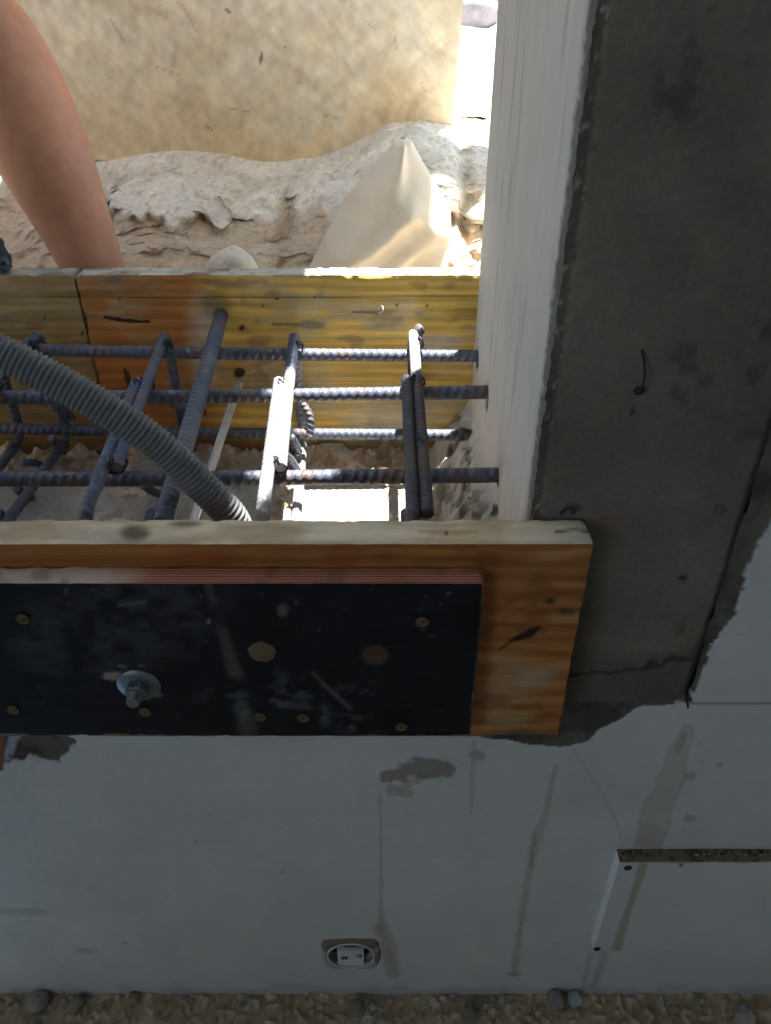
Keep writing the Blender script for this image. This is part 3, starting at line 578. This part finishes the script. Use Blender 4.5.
# tie rod with washer and nut
pr = at(239, 384, BY-.001); pf = at_plane(139, 684, PY0)
root = empty('tie_rod', pf); tag(root, 'bright smooth tie rod ending in washer and nut on the black panel', 'tie rod')
dd = (pf-pr)/np.linalg.norm(pf-pr); b = MB(); b.tube([pr+dd*.0, pf+dd*.002], .0048, 18); b.build('rod', M['galv'], root)
b = MB(); ax = np.array((0, -1., 0)); b.lathe([(.0001, .0), (.0165, .0), (.0175, .0008), (.0165, .0022), (.009, .0036), (.0001, .0038)], pf, ax, 32); b.build('washer', M['dull_steel'], root)
b = MB(); n6 = 6; c0 = pf+ax*.0034
for rr_, h0, h1 in ((.0088, 0, .0085),):
    b.lathe([(.0001, 0), (.0088, 0), (.0092, .001), (.0092, .007), (.0080, .0085), (.0001, .0085)], c0, ax, 6)
b.build('nut', M['dull_steel'], root, smooth=False)
b = MB(); Pn = resample(np.array([c0+ax*.006, c0+ax*.0165]), .0003); b.tube(Pn, .0048, 20, ribs=lambda s, ph: .0005*np.sin(2*math.pi*(s/.0018)+ph)); b.build('threaded_end', M['dull_steel'], root)

# corrugated conduit
K = [(-160, 290, .545), (-70, 322, .550), (0, 353, .553), (60, 383, .553), (120, 418, .553), (165, 451, .553), (203, 487, .553), (234, 521, .555)]
P = resample(spline([np.array((-1.16, .63, .57)), np.array((-1.12, .61, .72)), np.array((-.98, .58, .85)), np.array((-.72, .555, .895))]+[at(*k) for k in K]+[np.array((-.130, .566, .66)), np.array((-.136, .575, .61)), np.array((-.138, .58, .565))], 16), .0006)
b = MB(); b.tube(P, .0132, 26, ribs=lambda s, ph:   .0009*np.tanh(1.6*np.sin(2*math.pi*s/.0041))/1.0+0*ph)
tag(b.build('corrugated_conduit', M['conduit']), 'grey corrugated conduit curving down in front of the bars', 'conduit')

# ------------------------------------------------------------------ things outside
osb_y = 1.43
def osb_paint(P, ax, sd):
    px, py = proj(P); n = fbm(P, 9, 141, 4); n2 = fbm(P, 50, 143, 4)
    C = mixc(np.ones(px.shape+(3,))*lin(240, 230, 206), lin(246, 240, 224), sstep(n, .4, .6))
    zz = P[..., 2]-.81; C = mixc(C, lin(222, 190, 136), .65*sstep(.22-zz+(n-.5)*.35+(n2-.5)*.1, 0, .22))
    if ax == 1 and sd == 0:
        rg = np.random.RandomState(3); X, Z = P[..., 0], P[..., 2]; a0, a1 = X[:, :1], Z[:1, :]; ux = (X[-1, 0]-X[0, 0])/(X.shape[0]-1) or 1; 
        for _ in range(3200):
            if X.shape[0] < 20 or X.shape[1] < 20: break
            if abs(X[1, 0]-X[0, 0]) < 1e-9: Xg, Zg = X.T, Z.T; Cv = C.transpose(1, 0, 2)
            else: Xg, Zg = X, Z; Cv = C
            i = rg.randint(Xg.shape[0]); j = rg.randint(Xg.shape[1]); a = rg.uniform(0, math.pi); hl = rg.uniform(.012, .04); hw = rg.uniform(.003, .009); k = 16
            sl_ = (slice(max(0, i-k), i+k), slice(max(0, j-k), j+k)); dx = Xg[sl_]-Xg[i, j]; dz = Zg[sl_]-Zg[i, j]
            u = dx*math.cos(a)+dz*math.sin(a); v = -dx*math.sin(a)+dz*math.cos(a); msk = (np.abs(u)+np.abs(v)*.8 < hl)*(np.abs(v) < hw)*rg.uniform(.08, .28)
            tone = np.array([1, 1, 1])+rg.uniform(-.22, .12)*np.array([.7, .95, 1.3]); Cv[sl_] = Cv[sl_]*(1+(tone-1)*msk[..., None]*2)
    for x, y, a, l, wd in ((257, 54, 1.6, 5, 1.5), (222, 8, .7, 4, 1.5), (295, 76, .1, 2, 1.2), (207, 127, .5, 4, .8), (185, 18, 1.1, 18, .8), (280, 42, 1.9, 3, .8), (115, 35, 1.0, 14, 1.6), (160, 70, .3, 20, .7), (345, 60, .9, 9, .7), (390, 30, 1.4, 8, .8), (330, 110, .2, 12, .8), (420, 75, 1.2, 7, .9), (240, 108, .15, 16, .7), (365, 15, .6, 8, .7), (300, 120, 1.3, 9, .7), (430, 110, .4, 6, .8)):
        C = mixc(C, lin(130, 102, 68), (.9 if l < 6 else .4)*stroke(px, py, [(x-l*math.cos(a), y-l*math.sin(a), wd*.5), (x, y, wd), (x+l*math.cos(a), y+l*math.sin(a), wd*.5)], n2, .5))
    return C
b = MB(); b.slab(-.235, .505, -.009, .009, 0, 1.3, (.003, .006, .003), None, osb_paint_local := (lambda P, ax, sd: osb_paint(P+np.array([-.4, osb_y, .81]), ax, sd)))
o = b.build('osb_board', M['osb']); o.location = (-.4, osb_y, .815); o.rotation_euler = (math.radians(3), math.radians(2.6), 0)
tag(o, 'upright tan wood-flake board standing on the bank behind the arm', 'board')

def sack(name, label, cols, rows, Yb, thick, seed, bulge, lean, col):
    """rows: (py, left px, right px) from bottom to top; a closed, creased bag"""
    nv = 90; nu = 110; R = np.array(rows, float); t = np.linspace(0, 1, nv); k = np.linspace(0, 1, len(R))
    py = np.interp(t, k, R[:, 0]); xl = np.interp(t, k, R[:, 1]); xr = np.interp(t, k, R[:, 2])
    # soften
    for _ in range(5): xl[1:-1] = (xl[:-2]+xl[2:]+2*xl[1:-1])/4; xr[1:-1] = (xr[:-2]+xr[2:]+2*xr[1:-1])/4
    ph = np.linspace(0, 2*math.pi, nu, endpoint=False); G = np.zeros((nu, nv, 3))
    for j in range(nv):
        Y0 = Yb+lean*t[j]; a = at(xl[j], py[j], Y0); c = at(xr[j], py[j], Y0); mid = (a+c)/2; hw = (c[0]-a[0])/2
        G[:, j, 0] = mid[0]+hw*np.cos(ph); G[:, j, 2] = a[2]
        G[:, j, 1] = Y0-np.sin(ph)*thick*math.sqrt(max(1-t[j]**6, 0.01))
    s = np.sin(ph)[:, None]*np.ones(nv)[None]
    u = np.cos(ph)[:, None]; v = t[None]
    for f in bulge: G[..., 1] -= np.clip(s, 0, 1)*f(u, v)
    n = fbm(G, 16, seed, 3); G[..., 1] += (n-.5)*.024*np.clip(s, -.2, 1); G[..., 2] += (fbm(G, 30, seed+5, 2)-.5)*.004
    b = MB(); b.grid(G, mixc(np.ones((nu, nv, 3))*lin(*col), lin(220, 200, 164), .3*sstep(fbm(G, 22, seed+9), .5, .7)), wu=True, flip=True)
    o = b.build(name, M['cloth']); return tag(o, label, 'sack')
rows = [(300, 296, 452), (268, 309, 448), (250, 317, 449), (232, 326, 451), (212, 338, 451), (190, 352, 440), (170, 369, 428), (152, 386, 417), (142, 394, 412), (138.5, 399, 406)]
ridge = lambda u0, v0, u1, v1, w_, a: (lambda u, v: a*np.exp(-(((u-u0)*(v1-v0)-(v-v0)*(u1-u0))/math.hypot(u1-u0, v1-v0)/w_)**2)*sstep(v, min(v0, v1)-.15, min(v0, v1)+.1)*(1-sstep(v, max(v0, v1)-.1, max(v0, v1)+.15)))
sack('cloth_sack', 'large cream cloth sack slumped to a peak against the masonry bank', 0, rows, 1.045, .035, 151,
     [ridge(-.55, .15, .35, .52, .10, .022), ridge(.35, .5, .95, .30, .08, .018), ridge(.0, .55, .1, .95, .18, .012), lambda u, v: -.018*np.exp(-((u-.4)/.4)**2-((v-.12)/.13)**2), ridge(.1, .1, .45, .25, .07, .02)], .075, (236, 226, 208))
sack('cloth_sack', 'small pale cloth bag peeping over the rear board, left of the large sack', 0, [(300, 200, 262), (268, 204, 258), (258, 210, 252), (252, 220, 244), (249, 227, 237), (248.3, 231, 233)], .995, .022, 171, [ridge(-.5, .2, .1, .8, .15, .006)], .012, (228, 222, 208))
# stones far out in the light
def stone(name, c, r, seed, col, mat='rock', n=18):
    th = np.linspace(0.02, math.pi-.02, n); ph = np.linspace(0, 2*math.pi, n*2, endpoint=False)
    D = np.stack([np.outer(np.cos(ph), np.sin(th)), np.outer(np.sin(ph), np.sin(th)), np.outer(np.ones(len(ph)), np.cos(th))], -1)
    q = np.sign(D)*np.abs(D)**.8; k = .72+.6*fbm(D+seed*3.1, 1.3, seed, 3)+.12*vnoise(D+seed, 3.5, seed)
    P = q*k[..., None]*np.array(r); b = MB(); b.grid(P, np.ones(P.shape)*lin(*col)*(.85+.3*fbm(D+seed, 5, seed)[..., None]), wu=True, flip=True)
    o = b.build(name, M[mat]); o.location = c; o.rotation_euler = (0, 0, seed*1.3); return o
for i, (x, y, Y, r, c, l) in enumerate(((468, 4, 3.7, (.10, .10, .08), (140, 142, 156), 'grey boulder on the bright ground, left one of two beside the column'), (496, 2, 4.25, (.12, .09, .09), (150, 132, 124), 'brownish boulder on the bright ground, right one of two beside the column'))):
    p = at(x, y, Y); p[2] = .90; tag(stone('boulder', p, r, 200+i, c), l, 'stone')

# dark tool resting on the rear board at the left edge
root = empty('hand_tool', at(-20, 272, .93)); tag(root, 'dark grey worn metal tool end resting on the rear board beside the arm', 'tool')
c = at(-18, 256, .932)
def tool_paint(P, ax, sd): n = fbm(P, 120, 181, 3); return mixc(np.ones(P.shape)*lin(74, 84, 90), lin(150, 154, 154), .7*sstep(n, .55, .68))
M['tool'] = material('worn_tool_metal', None, [(I3, 80, 4, .8, 1.2)], [], .5, .3)
b = MB(); b.slab(c[0]-.055, at(9, 265, .92)[0], .917, .944, RT+.0005, RT+.040, (.002, .002, .002), lambda P, lo, hi: wear(.004, .008, 9)(P, lo, hi)-np.stack([(P[..., 2]-lo[2])*.25*(P[..., 0] > hi[0]-.01), P[..., 0]*0, P[..., 0]*0], -1), tool_paint)
b.build('metal_body', M['tool'], root)

# ------------------------------------------------------------------ the worker
def skin_obj(name, V, E, R, mat, parent=None, sub=2, root=0):
    me = bpy.data.meshes.new(name); off = base(parent) if parent else Vector((0, 0, 0))
    me.from_pydata([tuple(Vector(v)-off) for v in V], E, []); me.update(); o = bpy.data.objects.new(name, me); SC.collection.objects.link(o)
    if parent: o.parent = parent
    md = o.modifiers.new('skin', 'SKIN'); md.use_smooth_shade = True; md.branch_smoothing = .3
    if not me.skin_vertices: me.skin_vertices.new()
    for i, r in enumerate(R):
        sv = me.skin_vertices[0].data[i]; sv.radius = (r, r) if not isinstance(r, tuple) else r; sv.use_root = (i == root)
    s = o.modifiers.new('subdivision', 'SUBSURF'); s.levels = sub; s.render_levels = sub
    me.materials.append(mat); return o
per = empty('person', (-1.02, 1.85, .865)); tag(per, 'person reaching a bare forearm down behind the rear form board', 'person')
wr = at(101, 285, .985); el = at(-42, -8, 1.03); sh = np.array((-.74, 1.24, 1.53)); nk = np.array((-.93, 1.27, 1.58)); V = []; E = []; R = []
def add(p, r, par=None):
    V.append(tuple(p)); R.append(r); i = len(V)-1
    if par is not None: E.append((par, i))
    return i
pel = np.array((-1.02, 1.70, 1.32)); i0 = add(pel, .125); i1 = add((-.99, 1.55, 1.42), .120, i0); i2 = add((-.95, 1.38, 1.52), .125, i1); i3 = add(nk, .062, i2)
i4 = add((-.91, 1.19, 1.64), .055, i3); hd = add((-.89, 1.13, 1.70), .078, i4); add((-.87, 1.10, 1.78), .070, hd)
a = add((-.82, 1.31, 1.55), .062, i2); a = add(sh, .055, a); mid = sh*.5+el*.5; a = add(mid, .050, a); a = add(el, .043, a)
for t, r in ((.12, .060), (.25, .0655), (.42, .0640), (.62, .0560), (.80, .0455), (.93, .041), (1.0, .038)): a = add(el+(wr-el)*t+np.array((.006, 0, .004))*math.sin(t*3.1), r, a)
fd = (wr-el)/np.linalg.norm(wr-el); wrist = a
palm = wr+np.array((.012, .002, -.035)); a = add(palm, (.030, .016), a); pm = a
k2 = add(wr+np.array((.02, .0, -.062)), (.032, .013), pm)
for j, (dx, L_) in enumerate(((-.026, .030), (-.009, .034), (.009, .032), (.026, .025))):   # fingers bent against the back of the board
    q = wr+np.array((.022+dx, -.003, -.072)); f0 = add(q, .0095, k2); f1 = add(q+np.array((0, -.004, -L_)), .0088, f0); f2 = add(q+np.array((0, .004, -L_*1.7)), .0080, f1); add(q+np.array((0, .014, -L_*2.2)), .0070, f2)
th = add(wr+np.array((.044, .006, -.030)), .0115, pm); th = add(wr+np.array((.062, .006, -.052)), .0100, th); add(wr+np.array((.070, .0, -.074)), .0085, th)
a = add((-1.10, 1.38, 1.53), .062, i2); a = add((-1.18, 1.30, 1.44), .052, a); a = add((-1.22, 1.22, 1.22), .043, a); a = add((-1.18, 1.16, 1.0), .032, a); a = add((-1.17, 1.14, .93), (.03, .018), a)
for dx in (-.03, -.010, .010, .03): f = add((-1.17+dx, 1.10, .895), .0095, a); add((-1.17+dx, 1.065, .885), .0085, f)
f = add((-1.125, 1.13, .91), .011, a); add((-1.10, 1.11, .893), .009, f)
for s_ in (-1, 1):
    a = add(pel+np.array((s_*.09, .02, -.07)), .095, i0); a = add(pel+np.array((s_*.11, -.08, -.34)), .062, a); a = add(pel+np.array((s_*.11, .12, -.395)), .052, a); a = add(pel+np.array((s_*.11, .34, -.40)), .038, a); add(pel+np.array((s_*.11, .42, -.41)), .036, a)
body = skin_obj('body', V, E, R, M['skin'], per)
hx = np.array((-.88, 1.12, 1.735))
# face, ears
b = MB()
def ell(b, c, r, col=(1, 1, 1), n=14, cut=None):
    th_ = np.linspace(.03, math.pi-.03, n); ph_ = np.linspace(0, 2*math.pi, 2*n, endpoint=False)
    D = np.stack([np.outer(np.cos(ph_), np.sin(th_)), np.outer(np.sin(ph_), np.sin(th_)), np.outer(np.ones(2*n), np.cos(th_))], -1); b.grid(np.array(c)+D*np.array(r), col, wu=True, flip=True)
pass
for nm, mt, c_, r_ in (('nose', 'skin', (0.005, -.083, -.015), (.011, .018, .018)), ('ear', 'skin', (-.078, .01, -.01), (.012, .018, .03)), ('ear', 'skin', (.082, .01, -.01), (.012, .018, .03)), ('mouth', 'skin', (.005, -.070, -.05), (.026, .012, .008)), ('eye', 'dark', (-.028, -.072, .012), (.013, .01, .008)), ('eye', 'dark', (.038, -.072, .012), (.013, .01, .008))):
    b = MB(); ell(b, hx+np.array(c_), r_); b.build(nm, M[mt], per)
b = MB(); ell(b, hx+(0, .015, .045), (.090, .092, .072), n=20); b.build('hair', M['hair'], per)
tv = [tuple(pel+np.array((0, -.02, .02))), (-.99, 1.55, 1.43), (-.95, 1.37, 1.525), tuple(nk+np.array((0, .01, -.015))), (-.81, 1.30, 1.55), tuple(sh), tuple(sh*.6+el*.4), (-1.10, 1.38, 1.53), (-1.18, 1.30, 1.44), (-1.20, 1.26, 1.33)]
skin_obj('t_shirt', tv, [(0, 1), (1, 2), (2, 3), (2, 4), (4, 5), (5, 6), (2, 7), (7, 8), (8, 9)], [.175, .165, .165, .082, .085, .072, .068, .085, .074, .066], M['shirt'], per)
tv = [tuple(pel)]; te = []; tr = [.165]
for s_ in (-1, 1):
    k0 = len(tv); tv += [tuple(pel+np.array((s_*.09, .02, -.07))), tuple(pel+np.array((s_*.11, -.08, -.34))), tuple(pel+np.array((s_*.11, .12, -.395))), tuple(pel+np.array((s_*.11, .32, -.40)))]
    te += [(0, k0), (k0, k0+1), (k0+1, k0+2), (k0+2, k0+3)]; tr += [.130, .092, .074, .058]
skin_obj('trousers', tv, te, tr, M['trousers'], per)

# ------------------------------------------------------------------ small things on the walls
# pale board screwed to the wall, lower right
pl = at(619.5, 862, WY-.015); ptop = at(619.5, 862, WY-.015)[2]; pbot = at(588, 951, WY-.015)[2]; bx0 = pl[0]
root = empty('wall_board', (bx0+.2, WY, pbot)); tag(root, 'white rectangular board fixed low on the wall at right, dusty on its top edge', 'board')
def wb_paint(P, ax, sd):
    px, py = proj(P); n = fbm(P, 60, 191); n2 = fbm(P, 200, 193, 3)
    if ax == 2 and sd == 1: return mixc(np.ones(P.shape)*lin(132, 118, 96), lin(92, 82, 66), sstep(n2, .45, .6))
    C = np.ones(P.shape)*(lin(211, 213, 210) if ax == 1 else lin(240, 242, 244))  # side faces painted whiter, standing for light from the left
    if ax == 1:
        C = mixc(C, lin(158, 140, 108), .6*stroke(px, py, [(643, 866, 4), (632, 900, 3.5), (622, 930, 4), (615, 955, 5)], n, .4))
        C = mixc(C, lin(124, 114, 98), .5*sstep(-P[..., 0]*0+P[..., 2]+(n-.5)*.006, ptop-.003, ptop)); C = mixc(C, cDark, .8*blob(px, py, 681, 865, 2.5, 2, n))
    return C
b = MB(); b.slab(bx0, 1.1, WY-.015, WY+.001, pbot, ptop, (.0018, .002, .0018), wear(.0006, .002, 13), wb_paint); b.build('board_face', M['plaster'], root)
for x, y in ((628, 868), (597, 949)):
    p = at(x, y, WY-.0155); b = MB(); b.lathe([(.0001, .0001), (.0016, .0001), (.0022, .0008), (.0040, .0006), (.0044, 0)], p, (0, -1, 0), 16, lin(60, 58, 56)); b.build('screw', M['edge'], root)
b = MB(); rnd = random.Random(5)
for k in range(60):
    x = bx0+.09+rnd.random()*.30 if k < 40 else bx0+rnd.random()*.5; ell(b, (x, WY-.003-rnd.random()*.005, ptop+.0005), (rnd.uniform(.001, .003), .0015, rnd.uniform(.0008, .002)), lin(*((60, 54, 44) if k % 3 else (160, 150, 130))), 5)
o = b.build('dust_crumbs', M['rock'], root); o['kind'] = 'stuff'
# socket box
c = at(351, 953, WY); root = empty('socket_box', c); tag(root, 'round flush socket box with plaster-filled centre set in mortar near the floor', 'socket box')
b = MB(); ps = [(.0, 0)]
sq = np.linspace(0, 2*math.pi, 64, endpoint=False); e_ = (np.abs(np.cos(sq))**5+np.abs(np.sin(sq))**5)**(-1/5)
nn = fbm(np.stack([np.cos(sq), np.sin(sq), sq*0], -1), 3, 5, 3)
G = np.array([[c+np.array([math.cos(a)*k*(1 if f > .99 else 1)*(e*.034*(1+.12*(q-.5)) if f > .5 else .031), y, math.sin(a)*k*(e*.033*(1+.12*(q-.5)) if f > .5 else .031)]) for k, y, f in ((1.06, .0015, 1), (1.0, -.003, 1), (.93, -.0045, 1), (1.0, -.004, .2), (.96, .004, .2))] for a, e, q in zip(sq, e_, nn)])
cc = np.ones(G.shape)*lin(176, 176, 172); up_ = np.sin(sq)[:, None]*np.ones(5)[None]; cc = mixc(cc, lin(126, 108, 82), .9*sstep(up_+(nn[:, None]-.5)*.8, .35, .65)); cc = mixc(cc, lin(126, 108, 82), .9*sstep(np.cos(sq)[:, None]+up_*0+(nn[:, None]-.5), .8, .95))
b.grid(G, cc, wu=True, flip=True); b.build('mortar_rim', M['plaster'], root)
b = MB(); b.lathe([(.0275, -.0046), (.0295, -.005), (.0295, .0015), (.0278, .0015), (.0275, -.0046)], c+np.array((0, 0, 0)), (0, 1, 0), 40, lin(190, 192, 194)); b.build('box_ring', M['white_paint'], root)
b = MB(); b.lathe([(.0278, .0), (.0276, .010), (.0001, .010)], c, (0, 1, 0), 40); b.build('box_well', M['blue_plastic'], root)
xs_, zs_ = np.meshgrid(np.linspace(-.0165, .0155, 40), np.linspace(-.027, .020, 40), indexing='ij'); m_ = (np.hypot(xs_, zs_) < .0275)
lim = np.minimum(1, .0272/np.maximum(np.hypot(xs_, zs_), 1e-6)); G = np.stack([c[0]+xs_*lim, c[1]-.004+.003*fbm(np.stack([xs_, zs_, xs_*0], -1), 70, 8)+.006*((np.hypot(xs_+.008, zs_+.008) < .0035)|(np.hypot(xs_-.010, (zs_+.004)) < .0028)), c[2]+zs_*lim], -1)
cc = np.ones(G.shape)*lin(215, 217, 219); cc = mixc(cc, lin(60, 58, 52), ((np.hypot(xs_+.008, zs_+.008) < .0042)|(np.hypot(xs_-.010, (zs_+.004)) < .0034))*1.0); cc = mixc(cc, lin(150, 140, 116), .6*sstep(zs_, .008, .018))
b.grid(G, cc); G2 = G.copy(); G2[..., 1] += .004; b.grid(G2, cc, flip=True); b.build('plaster_cover', M['plaster'], root)
# bits of wire and a nail in the column
P = spline([at(642, 350, .494), at(644, 362, .489), at(645, 376, .484), at(642, 387, .486), at(638, 391, .490)], 8); b = MB(); b.tube(P, .0008, 6); ell(b, at(639, 391, .491), (.0035, .003, .003)); b.build('wire_stub', M['wire'])
tag(bpy.data.objects['wire_stub'], 'short dark bent wire sticking out of the column face', 'wire')
P = spline([at(561, 514, .492), at(566, 509, .489), at(572, 508, .487), at(575, 511, .486), at(570, 513, .486)], 8); b = MB(); b.tube(P, .0014, 7)
tag(b.build('wire_stub', M['wire']), 'curled wire end by the column just above the front board', 'wire')
b = MB(); b.tube([at(686, 696, .493), at(687, 700, .486), at(688, 708, .484)], .0010, 7); tag(b.build('nail', M['wire']), 'small nail at the lower right corner of the column', 'nail')
b = MB(); P = spline([at(378, 309, BY-.001), at(382, 306, BY-.006), at(383, 311, BY-.010), at(379, 313, BY-.004)], 7); b.tube(P, .0007, 6); tag(b.build('nail', M['galv']), 'bent bright nail in the yellow rear board', 'nail')

# stones at the foot of the wall
for i, (x, y, r, c, l) in enumerate((
        (574, 995, (.009, .008, .008), (170, 172, 172), 'round pale grey pebble at the foot of the wall, under the long drip'),
        (556, 1001, (.011, .008, .010), (150, 146, 138), 'pointed grey stone beside the round pale pebble'),
        (38, 1001, (.012, .012, .009), (160, 154, 144), 'pale angular stone on the dirt floor at far left'),
        (76, 1004, (.010, .007, .006), (158, 148, 134), 'small pale stone on the dirt floor, second from the left edge'),
        (134, 997, (.007, .005, .005), (148, 134, 114), 'brownish pebble against the wall foot, left of the socket box'),
        (745, 1016, (.010, .010, .008), (176, 170, 162), 'pale stone on the dirt floor at the right corner'),
        (470, 1012, (.010, .008, .007), (136, 126, 112), 'brown-grey stone on the dirt floor below the middle drip stain'),
        (356, 1008, (.010, .010, .006), (150, 140, 124), 'flat pale stone on the dirt floor below the socket box'))):
    d = ray(x, y); p = CAM+d*((0.004-CAM[2])/d[2]); p[1] = min(p[1], WY-r[1]*1.15); p[2] = r[2]*.55; tag(stone('pebble', p, r, 300+i, c, n=12), l, 'pebble')
rnd = random.Random(11); proto = None
for k in range(70):
    px = rnd.uniform(2, 769); py = rnd.uniform(997, 1022); d = ray(px, py); p = CAM+d*((0.003-CAM[2])/d[2]); p[1] = min(p[1], WY-.006); s = rnd.uniform(.25, .9)
    if proto is None: proto = stone('gravel_bit', (0, 0, 0), (.0042, .0036, .003), 400, (150, 138, 120), n=8); o = proto
    else: o = proto.copy(); SC.collection.objects.link(o)
    o.location = (p[0], p[1], .004+.001*s); o.scale = (s, s*rnd.uniform(.7, 1.2), s*.8); o.rotation_euler = (0, 0, rnd.uniform(0, 6))
    tag(o, 'tiny bit of gravel scattered on the dirt floor along the wall', 'gravel', 'gravel bits along the wall foot')
